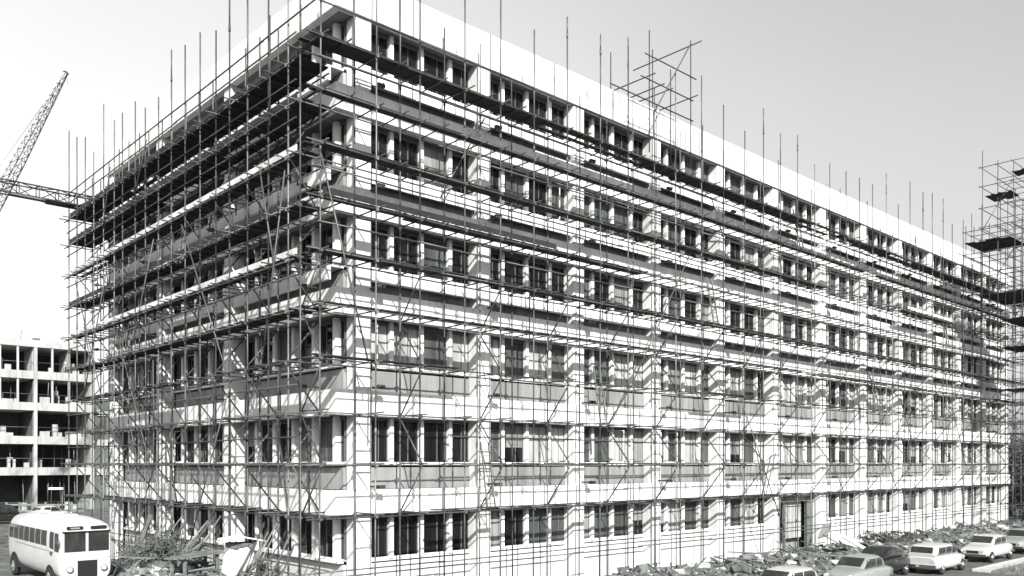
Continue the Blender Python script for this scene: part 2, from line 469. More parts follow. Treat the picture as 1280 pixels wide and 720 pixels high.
    for l, sa, sb, m in toes:
        b = MB(); s = sa; z = LI[l]+.16
        while s < sb-.4:
            e = min(sb, s+rnd.uniform(2.8, 4.0)); h = .21
            if True:
                p0, p1 = P(side, s+.0, OUT+.01, 0), P(side, e, OUT+.05, 0)
                b.box(min(p0[0], p1[0]), max(p0[0], p1[0]), min(p0[1], p1[1]), max(p0[1], p1[1]), z, z+h)
            s = e
        b.build('toe_board', M[m], T)
    return T
sR = [-1.55+.0] + [.67+1.9*i+rnd.uniform(-.12, .12) for i in range(37)]
sR = [s for s in sR if s < 70.3]
scaffold('R', 'grey tube scaffold with board platforms along the long sunlit facade', sR,
         [(9, -1.5, 70, 4), (8, -1.5, 38, 2), (8, 40, 70, 2), (7, -1.5, 33, 3), (6, -1.5, 15.6, 3), (5, -1.5, 70, 3), (4, -1.5, 30, 2), (4, 32, 70, 3), (7, 44, 52, 3), (3, -1.5, 4.5, 2), (3, 20, 25, 2), (0, 3, 30, 1)],
         [(6, -1.4, 9.5, 'toe_dark'), (7, 44, 52, 'toe')],
         [(20.4, -1.5, 70), (18.6, -1.5, 60), (16.75, 6, 70), (15.0, -1.5, 24), (13.2, -1.5, 70), (11.5, 10, 70), (6.3, 4, 40)],
         [0, 1, 2, 3, 4], 2, 70.3)
sL = [.55+1.5*i+rnd.uniform(-.15, .15) for i in range(18)]
scaffold('L', 'dark tube scaffold with pale toe boards standing in for lit fascia along the shaded short facade', sL,
         [(9, -.2, 26, 5), (8, -.2, 26, 5), (7, -.2, 26, 3), (6, -.2, 26, 4), (5, -.2, 26, 2), (4, -.2, 26, 4), (3, 12, 26, 3), (3, -.2, 5, 2)],
         [(8, 0, 26, 'toe_dark'), (7, 0, 26, 'toe'), (6, 0, 26, 'toe_dark'), (5, 0, 26, 'toe'), (9, 0, 26, 'toe_dark')],  # pale toes stand in for sunlit fascia strips below the decks
         [(20.45, -1.6, 26.4), (19.9, 0, 26), (18.3, 0, 26), (17, 0, 26), (15.2, 0, 26), (13.5, 0, 26), (11.7, 0, 26), (6.2, 0, 26), (8.0, 0, 26)],
         [0, 1, 2, 3, 4, 5, 6, 7], 2, 26.5)

# gantry of tubes above the roof edge
G = tag(empty('hoist_gantry', (17, -1.55, 19.7), world=True), 'open tube frame rising above the roof edge of the long facade', 'gantry')
def tubes(name, segs, m, par, r=RT):
    for a, c in segs:
        b = MB(); b.tube(a, c, r, 6); b.build(name, m, par)
tubes('upright', [((13.9, -1.72, 19.6), (13.9, -1.72, 24.0)), ((15.4, -1.72, 19.6), (15.4, -1.72, 25.2)), ((17.0, -1.72, 19.6), (17.0, -1.72, 23.9)),
                  ((18.6, -1.72, 19.6), (18.6, -1.72, 25.8)), ((15.4, .6, 22.62), (15.4, .6, 25.0)), ((18.6, .6, 22.62), (18.6, .6, 26.2))], M['tube_dark'], G)
tubes('cross_bar', [((18.67, -2.3, 25.6), (18.67, 1.9, 25.6)), ((15.1, -2.3, 22.95), (15.1, .8, 22.95)), ((16.3, -1.9, 22.97), (16.3, .3, 22.95)),
                    ((16.95, -1.9, 22.95), (16.95, .2, 22.95)), ((18.5, -2.2, 22.98), (18.5, .1, 22.95))], M['tube_dark'], G)
tubes('long_bar', [((15.0, -1.79, 24.0), (18.95, -1.79, 24.0)), ((14.7, -1.79, 22.89), (18.7, -1.79, 22.88)), ((12.6, -1.79, 21.9), (18.7, -1.79, 21.9))], M['tube_dark'], G)
tubes('diagonal', [((18.5, -1.8, 25.6), (15.6, -1.8, 21.4))], M['tube'], G)

# hoist tower at the far end of the long facade
H = tag(empty('hoist_tower', (60, -3.5, 0), world=True), 'tall tube tower with plank decks at the far end of the long facade', 'scaffold tower')
HX, HY = [53, 54.6, 56.4, 60.4, 62.2, 64], [-2.1, -3.2, -4.3, -5.4]
for i, xx in enumerate(HX):
    for j, yy in enumerate(HY):
        top = rnd.uniform(26.8, 29.0) if i > 1 else rnd.uniform(22.4, 24.8)
        if i == 2 and j == 0: top = 29.8
        b = MB(); b.tube((xx, yy, .02 if i > 2 else 15.8+.4*i), (xx+rnd.uniform(-.06, .06), yy, top), RT, 6)
        b.build('standard', M['tube_dark'] if (i+j) % 2 else M['tube'], H)
z = 2.0
while z < 28.6:
    b = MB(); q = 3 if z < 16 else (0 if z < 23 else 2)
    for yy in HY: b.tube((HX[q]-.4, yy+.06, z), (HX[-1]+.4, yy+.06, z+rnd.uniform(-.05, .05)), RT, 6)
    for xx in HX[q:]: b.tube((xx+.06, HY[-1]-.4, z+.07), (xx+.06, HY[0]+.3, z+.07), RT, 6)
    b.build('ledger', M['tube_dark'] if int(z) % 2 else M['tube'], H); z += rnd.choice([1.0, 1.7, 1.5])
for k in range(14):
    z0 = 2+1.79*k; i = 3+k % 2 if z0 < 16 else 2+k % 3; iq = 3 if z0 < 16 else 2; b = MB()
    b.tube((HX[i], HY[-1]-.06, z0), (HX[i+1], HY[-1]-.06, z0+1.79), RT, 6)
    b.build('brace', M['tube'], H); b = MB()
    b.tube((HX[iq]-.07, HY[k % 3], z0), (HX[iq]-.07, HY[k % 3+1], z0+1.79), RT, 6)
    b.build('brace', M['tube'], H)
for z, xa, xb, ya, yb in ((21.7, 52.7, 56.6, -5.2, -2.0), (26.0, 56.2, 58.2, -4.2, -2.2), (28.2, 58.6, 60.2, -4.6, -3.4), (18.2, 55.5, 61.2, -5.2, -2.1), (14.6, 60, 64.4, -5.4, -2.1), (11.2, 60, 63.6, -4, -2.1), (16.4, 57, 63.8, -5, -3)):
    b = MB(); yy = ya
    while yy < yb-.2:
        b.box(xa+rnd.uniform(-.3, .2), xb+rnd.uniform(-.2, .3), yy, yy+.22, z+.1, z+.14); yy += .235
    b.build('platform', M['board'], H)

# lattice beam running out from the top of the short facade
Lb = tag(empty('lattice_beam', (-4, 25.6, 19.9), world=True), 'horizontal lattice beam running out from the top of the shaded short facade', 'beam')
def lattice(b, a, c, w0, w1, n, rc, rl, up=Vector((0,0,1)), mi=0):
    a, c = Vector(a), Vector(c); d = (c-a).normalized(); sd = d.cross(up).normalized(); u = sd.cross(d)
    pts = []
    for i in range(n+1):
        t = i/n; w = w0+(w1-w0)*t; p = a.lerp(c, t)
        pts.append([p+sd*w/2+u*w/2, p-sd*w/2+u*w/2, p-sd*w/2-u*w/2, p+sd*w/2-u*w/2])
    for i in range(n):
        for k in range(4):
            b.tube(pts[i][k], pts[i+1][k], rc, 5, mi)
            k2 = (k+1) % 4
            if i % 2: b.tube(pts[i][k], pts[i+1][k2], rl, 4, mi)
            else: b.tube(pts[i][k2], pts[i+1][k], rl, 4, mi)
            b.tube(pts[i][k], pts[i][k2], rl, 4, mi)
    for k in range(4): b.tube(pts[n][k], pts[n][(k+1) % 4], rl, 4, mi)
b = MB(); lattice(b, (1.6, 25.6, 20.1), (-10, 25.6, 20.1), .62, .62, 12, .045, .026); b.build('truss', M['tube_dark'], Lb)
b = MB(); lattice(b, (-10, 25.6, 0), (-10, 25.6, 20.6), 1.2, 1.2, 14, .05, .03, Vector((1,0,0))); b.build('mast', M['tube'], Lb)
b = MB()
for k in range(4): b.box(-2.9+rnd.uniform(-.2, .2), 1.8, 25.1+k*.24, 25.32+k*.24, 19.70, 19.74)
b.build('platform', M['board'], Lb)
b = MB(); b.beam((-4.6, 25.35, 19.72), (-1.9, 25.35, 19.70), .25, .1); b.build('hanging_plank', M['timber_dark'], Lb)

# ------------------------------------------------------------------ crane
def cam(px, py, Y):                       # a point from where it stands in the photo, at distance Y
    X = (px-640)/1068*Y; z = EYE.z+(580-py)/1068*Y
    return Vector((EYE.x+X*.7356+Y*.6773, EYE.y-X*.6776+Y*.7355, z))
tip = cam(82, 92, 70); mid = cam(0, 245, 70); foot = tip+(mid-tip)*((tip.z-2.2)/(tip.z-mid.z))
C = tag(empty('crawler_crane', (foot.x, foot.y, 0), world=True), 'crane with a long tapering lattice boom leaning over the left of the site', 'crane')
t1 = foot.lerp(tip, .12); t2 = foot.lerp(tip, .8)
b = MB(); upv = Vector((0, 0, 1))
lattice(b, foot, t1, .35, .85, 4, .06, .034); lattice(b, t1, t2, .85, .66, 40, .06, .034); lattice(b, t2, tip, .66, .22, 14, .05, .034)
b.build('boom', M['crane'], C)
b = MB(); dv = (tip-foot).normalized(); sd = dv.cross(upv).normalized()
b.tube(tip+sd*.12, tip-sd*.12, .2, 12); b.build('head_sheave', M['tube_dark'], C)
back = Vector((foot.x, foot.y, 0))+(Vector((foot.x-tip.x, foot.y-tip.y, 0)).normalized())*3.2
b = MB(); b.tube(tip, back+Vector((0, 0, 6.5)), .028, 4); b.tube(tip+sd*.15, back+Vector((0, 0, 6.5))+sd*.6, .028, 4); b.build('luffing_rope', M['rope'], C)
b = MB(); b.tube(tip+dv*.35, tip+dv*.35-Vector((0, 0, 1.2)), .018, 4); b.build('hoist_rope', M['rope'], C)
b = MB(); pz = foot.lerp(tip, .62)
for k in (-1, 1): b.beam(pz+sd*.6*k-dv*1.1, pz+sd*.6*k+dv*1.1, .06, .7)
b.build('splice_plate', M['tube_dark'], C)
fb = Vector((foot.x, foot.y, 0)); dh = Vector((dv.x, dv.y, 0)).normalized(); sh = Vector((-dh.y, dh.x, 0))
b = MB()
for k in (-1, 1):
    cc = fb-dh*1.2+sh*1.6*k
    b.obox(cc+Vector((0, 0, .5)), dh*2.2, sh*.38, (0, 0, .3)); b.tube(cc+dh*2.2+sh*.38+Vector((0, 0, .5)), cc+dh*2.2-sh*.38+Vector((0, 0, .5)), .5, 14); b.tube(cc-dh*2.2+sh*.38+Vector((0, 0, .5)), cc-dh*2.2-sh*.38+Vector((0, 0, .5)), .5, 14)
b.build('track', M['rubber'], C)
b = MB(); b.obox(fb-dh*2.2+Vector((0, 0, 2.0)), dh*2.4, sh*1.3, (0, 0, .95)); b.tube(fb-dh*1.2+Vector((0,0,.5)), fb-dh*1.2+Vector((0,0,1.1)), .8, 14); b.build('engine_house', M['crane'], C)
b = MB(); b.obox(fb-dh*.5+sh*.95+Vector((0, 0, 2.2)), dh*.7, sh*.42, (0, 0, .85)); cb = b.build('cab', M['paint_grey'], C)
b = MB(); b.obox(fb+dh*.2+sh*.95+Vector((0, 0, 2.5)), dh*.02, sh*.35, (0, 0, .4)); b.build('window', M['carglass'], cb)
b = MB(); b.tube(fb-dh*1.5+sh*.6+Vector((0,0,2.9)), back+sh*.6+Vector((0,0,6.5)), .08, 6); b.tube(fb-dh*1.5-sh*.6+Vector((0,0,2.9)), back+sh*.0+Vector((0,0,6.5)), .08, 6); b.tube(back+Vector((0,0,2.9)), back+Vector((0,0,6.6)), .08, 6); b.build('gantry', M['crane'], C)

# ------------------------------------------------------------------ far concrete frame building
F = tag(empty('unfinished_building', (4, 81, 0), world=True), 'bare white concrete frame of an unfinished block behind the bus', 'building')
fy = 81.0; fx0, fx1 = -12.0, 16.2
FZ = [4.04, 7.55, 11.35, 14.9]
cols = [9.97+7.0*k for k in range(-3, 2)]; cols[-1] = 15.95
b = MB(); b.box(fx0, fx1, fy, fy+14, 18.5, 19.3); b.build('roof', M['soffit'], F)
for z in FZ:
    b = MB(); b.box(fx0, fx1-.01, fy, fy+14, z, z+.88); b.build('floor_slab', M['frame_white'], F)
zz = [0]+FZ+[18.5]
for c in cols:
    b = MB()
    for i in range(5): b.box(c-.16, min(c+.16, fx1-.02), fy+.03, fy+.6, zz[i]+(.88 if i else 0), zz[i+1]); 
    if c < 12: b.box(c-.17, c+.17, fy-.05, fy+.02, 0, 18.4)
    b.build('column', M['frame_white'], F)
b = MB()
for i in range(5):
    z0 = zz[i]+(.88 if i else 0)
    if i >= 3:
        for c in cols:
            for q in (1.75, 3.5, 5.25):
                if c+q < 15: b.box(c+q-.1, c+q+.1, fy+.1, fy+.3, z0, zz[i+1])
b.build('mullion', M['frame_white'], F)
b = MB()
for i in range(5):
    z0 = zz[i]+(.88 if i else 0)
    for c in cols[:-1]: b.box(c-.1, c+.1, fy+.62, fy+7, z0, zz[i+1], 1)  # darker copy of the concrete, shade of the openings put into its tone
    b.box(15.8, 16.1, fy+.62, fy+7, z0, zz[i+1])  # end wall kept in the pale copy to look sunlit
    if i == 4: b.box(13.4, 13.52, fy+.32, fy+4, z0, zz[i+1]); b.box(9.75, 9.86, fy+.62, fy+4, z0, zz[i+1])
    if i in (2, 3):
        for c in cols[:-1]:
            b.box(c+.5, c+1.5, fy+.2, fy+.5, z0, z0+rnd.uniform(.4, .7)); b.box(c+3.2, c+4.8, fy+.2, fy+.5, z0, z0+rnd.uniform(.3, .6))
    if i == 4:
        for c in cols[:-1]: b.box(c+1.4, c+1.9, fy+.2, fy+.5, z0, z0+.5); b.box(c+4.0, c+4.6, fy+.2, fy+.5, z0, z0+.6)
b.build('cross_wall', [M['frame_white'], M['dimwall']], F)
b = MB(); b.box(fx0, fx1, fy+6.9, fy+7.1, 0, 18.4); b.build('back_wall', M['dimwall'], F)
for i in range(5):
    z0 = zz[i]+(.88 if i else 0)
    for k in range(6):
        xx = rnd.uniform(4, 15.2); b = MB(); b.box(xx-.25, xx+.25, fy+1, fy+1.4, z0, z0+rnd.uniform(.4, 1.5)); b.build('block_stack', M['frame_white'], F)
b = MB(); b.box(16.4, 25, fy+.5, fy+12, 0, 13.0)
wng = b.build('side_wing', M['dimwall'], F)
b = MB()
for z in (4.0, 7.5, 11): b.box(16.6, 25.1, fy+.3, fy+.48, z, z+.7)
b.build('fascia', M['frame_white'], wng)
b = MB()
for k in range(5): xx = -4+4.3*k; b.tube((xx, fy+2, 19.3), (xx+.1, fy+2, 20.1+rnd.random()*.9), .04, 5); b.box(xx+1.2, xx+1.9, fy+1.5, fy+2, 19.3, 19.7)
b.build('roof_stub', M['tube'], F)

for k in range(30):
    i = rnd.randrange(0, 5); z0 = zz[i]+(.88 if i else 0); xx = rnd.uniform(3.5, 15.4); yy = fy+rnd.uniform(.5, 2.5); b = MB()
    b.tube((xx, yy, z0), (xx+rnd.uniform(-.15, .15), yy, zz[i+1]), .05, 5); b.build('prop', rnd.choice([M['tube'], M['timber']]), F)
for k in range(5):
    b = MB(); z = zz[k]+(.88 if k else 0)+1.0; b.tube((3.2, fy+.4, z), (15.7, fy+.4, z+rnd.uniform(-.1, .1)), .035, 5); b.build('guard_rail', M['tube'], F)
# fence in front of the frame building
Fe = tag(empty('site_fence', (0, 66, 0), world=True), 'low pale rail fence beyond the bus in front of the frame building', 'fence')
pA, pB = cam(8, 628, 84), cam(106, 627, 84)
b = MB(); pa, pb = Vector((pA.x, pA.y, 0)), Vector((pB.x, pB.y, 0))
for z in (.7, 1.3): b.beam(pa+Vector((0,0,z)), pb+Vector((0,0,z)), .06, .16)
b.build('rail', M['inner'], Fe)
for i in range(7):
    p = pa.lerp(pb, i/6); b = MB(); b.box(p.x-.09, p.x+.09, p.y-.09, p.y+.09, 0, 1.55); b.build('post', M['inner'], Fe)

# lamp post with a broad pale head
q = cam(78, 610, 82); LP = tag(empty('lamp_post', (q.x, q.y, 0)), 'slim lamp post with a broad pale head beyond the bus', 'street lamp')
b = MB(); b.tube((0,0,0), (0,0,2.9), .06, 8); b.tube((0,0,0), (0,0,.5), .1, 8); b.build('pole', M['tube'], LP)
b = MB(); b.obox((-.45, .3, 2.95), (.5, -.36, 0), (.12, .16, 0), (0,0,.1)); b.build('lamp_head', M['sheet'], LP)

# ------------------------------------------------------------------ vehicles (own frame: +x forward, y left, z up)
def sect(st, n=28, e=4.0):
    """one closed ring: st = (x, halfwidth, z0, z1)"""
    x, hw, z0, z1 = st[:4]; e = st[4] if len(st) > 4 else e; zc, hz = (z0+z1)/2, (z1-z0)/2; r = []
    for i in range(n):
        t = 2*math.pi*(i+.5)/n; c, s = math.cos(t), math.sin(t)
        r.append((x, hw*math.copysign(abs(c)**(2/e), c), zc+hz*math.copysign(abs(s)**(2/e), s)))
    return r
def loft(b, sts, n=28, e=4.0, mi=0):
    vs = []; fs = []
    for st in sts: vs += sect(st, n, e)
    m = len(sts)
    for j in range(m-1):
        for i in range(n): fs.append((j*n+i, j*n+(i+1) % n, (j+1)*n+(i+1) % n, (j+1)*n+i))
    b.add(vs, fs, mi, True)
    b.add(sect(sts[0], n, e), [tuple(range(n))], mi); b.add(sect(sts[-1], n, e), [tuple(range(n))], mi)
def interp(sts, x):
    sts = sorted(sts)
    for a, c in zip(sts, sts[1:]):
        if a[0] <= x <= c[0]:
            t = (x-a[0])/(c[0]-a[0]); return [a[k]+(c[k]-a[k])*t for k in range(5)]
    return list(sts[0] if x < sts[0][0] else sts[-1])
def hw_at(sts, x, z):
    _, hw, z0, z1, e = interp(sts, x); zc, hz = (z0+z1)/2, (z1-z0)/2
    s = min(.999, abs((z-zc)/hz)); return hw*(1-s**e)**(1/e)
def side_panel(b, sts, side, corners, off=.012, n=4, mi=0):
    """corners: four (x,z) in order; a sheet following the body side, with thickness"""
    c = [Vector(k) for k in corners]; outer = []; inner = []
    for j in range(n+1):
        for i in range(n+1):
            p = (c[0].lerp(c[1], i/n)).lerp(c[3].lerp(c[2], i/n), j/n)
            y = hw_at(sts, p.x, p.y); outer.append((p.x, side*(y+off), p.y)); inner.append((p.x, side*(y-.02), p.y))
    m = (n+1)**2; N = n+1
    fs = [(j*N+i, j*N+i+1, (j+1)*N+i+1, (j+1)*N+i) for j in range(n) for i in range(n)]
    rim = [i for i in range(N)] + [k*N+n for k in range(1, N)] + [n*N+k for k in range(n-1, -1, -1)] + [k*N for k in range(n-1, 0, -1)]
    fs2 = [(rim[k], rim[(k+1) % len(rim)], m+rim[(k+1) % len(rim)], m+rim[k]) for k in range(len(rim))]
    b.add(outer+inner, fs+fs2, mi)
def wheel(par, x, y, r, w, rimm):
    b = MB(); s = 1 if y > 0 else -1
    b.tube((x, y-s*w, r), (x, y-s*.02, r), r, 20); b.tube((x, y-s*.02, r), (x, y, r), r, 20, 0, r*.9)
    wo = b.build('wheel', M['rubber'], par)
    b = MB(); b.tube((x, y-.002*s, r), (x, y+s*.015, r), r*.62, 16, 0, r*.5); b.tube((x, y+s*.015, r), (x, y+s*.05, r), r*.22, 10); b.build('rim', rimm, wo)
def car(label, x, y, rz, paint, style, group='cars parked in front of the long facade', name='parked_car', L=3.9, cat='car', e_ht=1.42):
    c = tag(empty(name, (x, y, 0.004), rz), label, cat, group)
    h = L/2; W = .77
    bl = .86
    if style == 'saloon':
        body = [(-h, .5, .42, .7, 3.), (-h+.12, .68, .3, .84, 4), (-h+.7, W, .24, .92, 4.5), (-.2, W+.02, .24, .93, 4.5), (h-1.2, W, .24, .9, 4.5), (h-.35, .7, .28, .84, 4), (h-.08, .6, .36, .74, 3.5), (h, .48, .42, .66, 3)]
        cabin = [(-h+.55, .5, .86, .93, 3), (-h+.95, .6, .84, 1.3, 3.4), (-h+1.25, .64, .84, e_ht-.02, 3.6), (-.05, .65, .84, e_ht, 3.6), (.42, .63, .84, e_ht-.05, 3.6), (.98, .6, .84, .95, 3)]
        swin = [[(-h+1.0, .93), (-.27, .93), (-.27, e_ht-.13), (-h+1.2, e_ht-.13)], [(-.19, .93), (.78, .93), (.45, e_ht-.14), (-.19, e_ht-.13)]]
        fs = [(.98, .95), (.42, e_ht-.05)]; rs = [(-h+.55, .93), (-h+.95, 1.3)]
    else:
        body = [(-h, .66, .34, .8, 4.), (-h+.1, .74, .26, .9, 5), (-h+.6, W, .22, .92, 5), (0, W+.02, .22, .92, 5), (h-1.1, W, .24, .9, 4.5), (h-.3, .68, .3, .82, 4), (h, .5, .4, .68, 3)]
        cabin = [(-h+.06, .62, .84, 1.0, 4), (-h+.2, .65, .84, e_ht-.06, 4), (-h+.5, .66, .84, e_ht, 4), (.1, .66, .84, e_ht, 4), (.5, .63, .84, e_ht-.06, 3.6), (1.0, .6, .84, .95, 3)]
        swin = [[(-h+.4, .95), (-.72, .95), (-.72, e_ht-.13), (-h+.45, e_ht-.13)], [(-.64, .95), (.05, .95), (.05, e_ht-.13), (-.64, e_ht-.13)], [(.13, .95), (.82, .95), (.5, e_ht-.15), (.13, e_ht-.13)]]
        fs = [(1.0, .95), (.5, e_ht-.06)]; rs = [(-h+.06, 1.0), (-h+.2, e_ht-.06)]
    b = MB(); loft(b, body, 32, 4.5); b.build('body', paint, c)
    b = MB(); loft(b, cabin, 32, 3.6); cab = b.build('cabin', paint, c)
    for s in (-1, 1):
        for w in swin:
            b = MB(); side_panel(b, cabin, s, w); b.build('side_window', M['carglass'], c)
        b = MB(); b.box(-.05, .08, s*W-.01*s if s > 0 else s*W-.015, s*W+.015 if s > 0 else s*W+.01, .76, .79); b.build('door_handle', M['chrome'], c)
    for nm, (p0, p1), sg in (('windscreen', fs, 1), ('rear_window', rs, -1)):
        b = MB(); d = Vector((p1[0]-p0[0], 0, p1[1]-p0[1])); nrm = Vector((d.z, 0, -d.x)).normalized()*sg
        if nrm.x*sg < 0: nrm = -nrm
        pa = Vector((p0[0], 0, p0[1]))+d*.12; pb = Vector((p0[0], 0, p0[1]))+d*.86
        ctr = (pa+pb)/2+nrm*.012; b.obox(ctr, (pb-pa)/2, (0, .5, 0), nrm*.012)
        b.build(nm, M['carglass'], c)
    for xx in (h-.72, -h+.72):
        for s in (-1, 1): wheel(c, xx, s*.76, .3, .17, M['chrome'])
    b = MB(); b.obox((h+.03, 0, .42), (.03, 0, 0), (0, .68, 0), (0, 0, .06)); b.build('bumper', M['chrome'], c)
    b = MB(); b.obox((-h-.03, 0, .42), (.03, 0, 0), (0, .7, 0), (0, 0, .06)); b.build('bumper', M['chrome'], c)
    b = MB(); b.obox((h-.0, 0, .58), (.02, 0, 0), (0, .3, 0), (0, 0, .07)); b.build('grille', M['black'], c)
    for s in (-1, 1):
        b = MB(); b.tube((h-.14, s*.5, .64), (h+.0, s*.5, .64), .1, 14); b.build('headlight', M['lamp'], c)
        b = MB(); b.tube((-h+.1, s*.56, .66), (-h-.02, s*.56, .66), .06, 10); b.build('tail_light', M['paint_grey'], c)
    return c
car('white saloon nearest the camera, only its roof and windows in frame', 13.5, -9.6, math.pi, M['paint_white'], 'saloon', L=4.5)
car('pale grey saloon parked between the white saloon and the black car', 20.0, -9.4, math.pi, M['paint_pale'], 'saloon')
car('black saloon half hidden behind the pale estate car', 24.5, -8.3, math.pi, M['paint_black'], 'saloon', L=3.8)
car('pale estate car with square grey back facing along the row', 28.3, -9.45, 0, M['paint_white'], 'estate', L=3.9)
car('white saloon by the kerb beyond the pale estate car', 35.6, -9.3, math.pi, M['paint_white'], 'saloon', L=4.3)
car('grey saloon at the far end of the parked row', 41.8, -9.2, math.pi, M['paint_pale'], 'saloon', L=4.2)
q = cam(61, 620, 80)
car('small white car beyond the fence below the frame building', q.x, q.y, R(20), M['paint_white'], 'saloon', group=None)
q = cam(6, 636, 76)
car('dark van at the left edge beyond the bus roof', q.x, q.y, R(15), M['paint_black'], 'estate', group=None, name='parked_van', cat='van', e_ht=1.7, L=4.4)

def bus():
    c = tag(empty('coach', (-3.72, 15.28+5.1, -.42), -math.pi/2), 'cream single decker coach with a tall dark radiator by the short facade', 'bus')
    h = 5.1; W = 1.13
    body = [(-h, .75, .7, 2.4, 3.5), (-h+.25, 1.0, .5, 2.85, 4.2), (-h+1.1, W, .42, 3.14, 3.8), (-1, W+.02, .4, 3.3, 3.8), (3.2, W+.02, .4, 3.27, 3.9), (h-.75, W, .4, 3.18, 4.4), (h-.22, W-.03, .42, 3.05, 6), (h-.05, W-.08, .45, 2.97, 6), (h, W-.14, .5, 2.9, 6)]
    b = MB(); loft(b, body, 56, 5.5); b.build('body', M['buswhite'], c)
    xs = [-4.1+1.03*k for k in range(8)]
    for s in (-1, 1):
        for k in range(7):
            b = MB(); side_panel(b, body, s, [(xs[k]+.06, 1.94), (xs[k+1]-.06, 1.94), (xs[k+1]-.06, 2.64), (xs[k]+.06, 2.64)])
            b.build('side_window', M['carglass'], c)
        b = MB(); side_panel(b, body, s, [(3.55, 1.9), (4.15, 1.84), (4.15, 2.62), (3.55, 2.64)]); b.build('side_window', M['carglass'], c)
        b = MB(); side_panel(b, body, s, [(4.3, 1.78), (4.84, 1.76), (4.8, 2.6), (4.3, 2.6)]); b.build('cab_window', M['carglass'], c)
        b = MB()
        side_panel(b, body, s, [(-4.6, 1.78), (4.2, 1.72), (4.2, 1.75), (-4.6, 1.81)], .018); b.build('waist_moulding', M['paint_pale'], c)
        for xx, rr in ((-3.0, .74), (3.5, .62)):
            b = MB(); pts = []
            for k in range(17):
                t = math.pi*k/16; px, pz = xx+math.cos(t)*rr, .48+math.sin(t)*rr
                pts.append((px, pz))
            o = []; yv = s*(W+.03)
            for p in pts: o.append((p[0], yv, max(.42, p[1])))
            o2 = [(p[0], s*(W-.25), p[2]) for p in o]
            b.add(o, [tuple(range(17))]); b.add(o+o2, [(i, i+1, 18+i, 17+i) for i in range(16)]); b.build('wheel_arch', M['black'], c)
            wheel(c, xx, s*(W+.06), .48, .24, M['paint_pale'])
        b = MB(); b.obox((3.9, s*(W+.05), 1.66), (.09, 0, 0), (0, .04, 0), (0, 0, .05)); b.build('side_lamp', M['tube_dark'], c)
    f = h+.006
    for s in (-1, 1):
        b = MB(); b.obox((h-.005, s*.5, 2.2), (.03, 0, 0), (0, .44, 0), (0, 0, .43)); b.build('windscreen', M['carglass'], c)
        b = MB(); z0 = 2.83; pts = []
        for k in range(16):
            t = 2*math.pi*k/16; cx = .27 if math.cos(t) > 0 else -.27
            pts.append((s*.5+cx+math.cos(t)*.09, z0+math.sin(t)*.09))
        o = [(h+.012, p[0], p[1]) for p in pts]; o2 = [(h-.1, p[0], p[1]) for p in pts]
        b.add(o, [tuple(range(16))]); b.add(o+o2, [(i, (i+1) % 16, 16+(i+1) % 16, 16+i) for i in range(16)])
        bl = b.build('destination_blind', M['black'], c)
        if s < 0:
            b = MB(); b.obox((h+.016, s*.5, z0), (.003, 0, 0), (0, .2, 0), (0, 0, .035)); b.build('blind_roll', M['blind_text'], bl)
        b = MB(); b.tube((h-.05, s*.72, .98), (h+.08, s*.72, .98), .15, 18); hd = b.build('headlight', M['chrome'], c)
        b = MB(); b.tube((h+.08, s*.72, .98), (h+.1, s*.72, .98), .13, 18, 0, .08); b.build('lens', M['lamp'], hd)
    b = MB(); b.obox((h+.02, 0, 2.67), (.07, 0, 0), (0, W-.1, 0), (0, 0, .022)); b.build('visor_strip', M['black'], c)
    b = MB(); b.obox((h+.03, 0, .95), (.06, 0, 0), (0, .48, 0), (0, 0, .5)); b.obox((h+.01, 0, 1.5), (.06, 0, 0), (0, .3, 0), (0, 0, .05)); rs = b.build('radiator_shell', M['buswhite'], c)
    b = MB(); b.obox((h+.085, 0, .93), (.012, 0, 0), (0, .42, 0), (0, 0, .44)); 
    for k in range(9): b.obox((h+.1, -.34+.085*k, .93), (.008, 0, 0), (0, .012, 0), (0, 0, .43))
    b.build('grille', M['black'], rs)
    b = MB(); b.obox((h+.19, .62, .52), (.008, 0, 0), (0, .26, 0), (0, 0, .07)); b.build('number_plate', M['black'], c)
    for s in (-1, 1):
        b = MB(); b.tube((h+.04, s*.5, 2.6), (h+.045, s*.5+.28, 2.0), .012, 5); b.build('wiper', M['tube_dark'], c)
    for xx in (-2.2, .2, 2.4):
        b = MB(); b.obox((xx, 0, 3.29), (.3, 0, 0), (0, .28, 0), (0, 0, .05)); b.build('roof_vent', M['buswhite'], c)
    b = MB(); b.obox((h+.14, 0, .5), (.04, 0, 0), (0, 1.05, 0), (0, 0, .09)); b.build('bumper', M['chrome'], c)
    b = MB(); b.tube((h-.1, -1.12, 2.3), (h+.16, -1.3, 2.35), .02, 6); b.obox((h+.16, -1.3, 2.3), (.02, 0, 0), (0, .08, 0), (0, 0, .13)); b.build('mirror', M['tube_dark'], c)
    return c
bus()

# ------------------------------------------------------------------ white sheeted hut on the left heap
S = tag(empty('sheeted_hut', (-2.35, 2.6, 0), R(-10)), 'narrow white sheeted stack with a wide cap below the short facade', 'hut')
b = MB(); lo = [(-.62, -.5), (.62, -.5), (.66, .5), (-.62, .5)]
lv = [(0.0, 1.05), (.9, 1.0), (1.5, .95), (2.0, .84), (2.35, .72)]
vs = []
for z, k in lv:
    for i in range(20):
        t = 2*math.pi*i/20; e = 3.2; cx, sx = math.cos(t), math.sin(t)
        rr = 1+.05*math.sin(5*t+z*3)+rnd.uniform(-.03, .03)
        vs.append((.62*k*rr*math.copysign(abs(cx)**(2/e), cx), .5*k*rr*math.copysign(abs(sx)**(2/e), sx), z))
fs = [(j*20+i, j*20+(i+1) % 20, (j+1)*20+(i+1) % 20, (j+1)*20+i) for j in range(4) for i in range(20)]
b.add(vs, fs+[tuple(range(80, 100))], 0, True); b.build('sheet', M['sheet'], S)
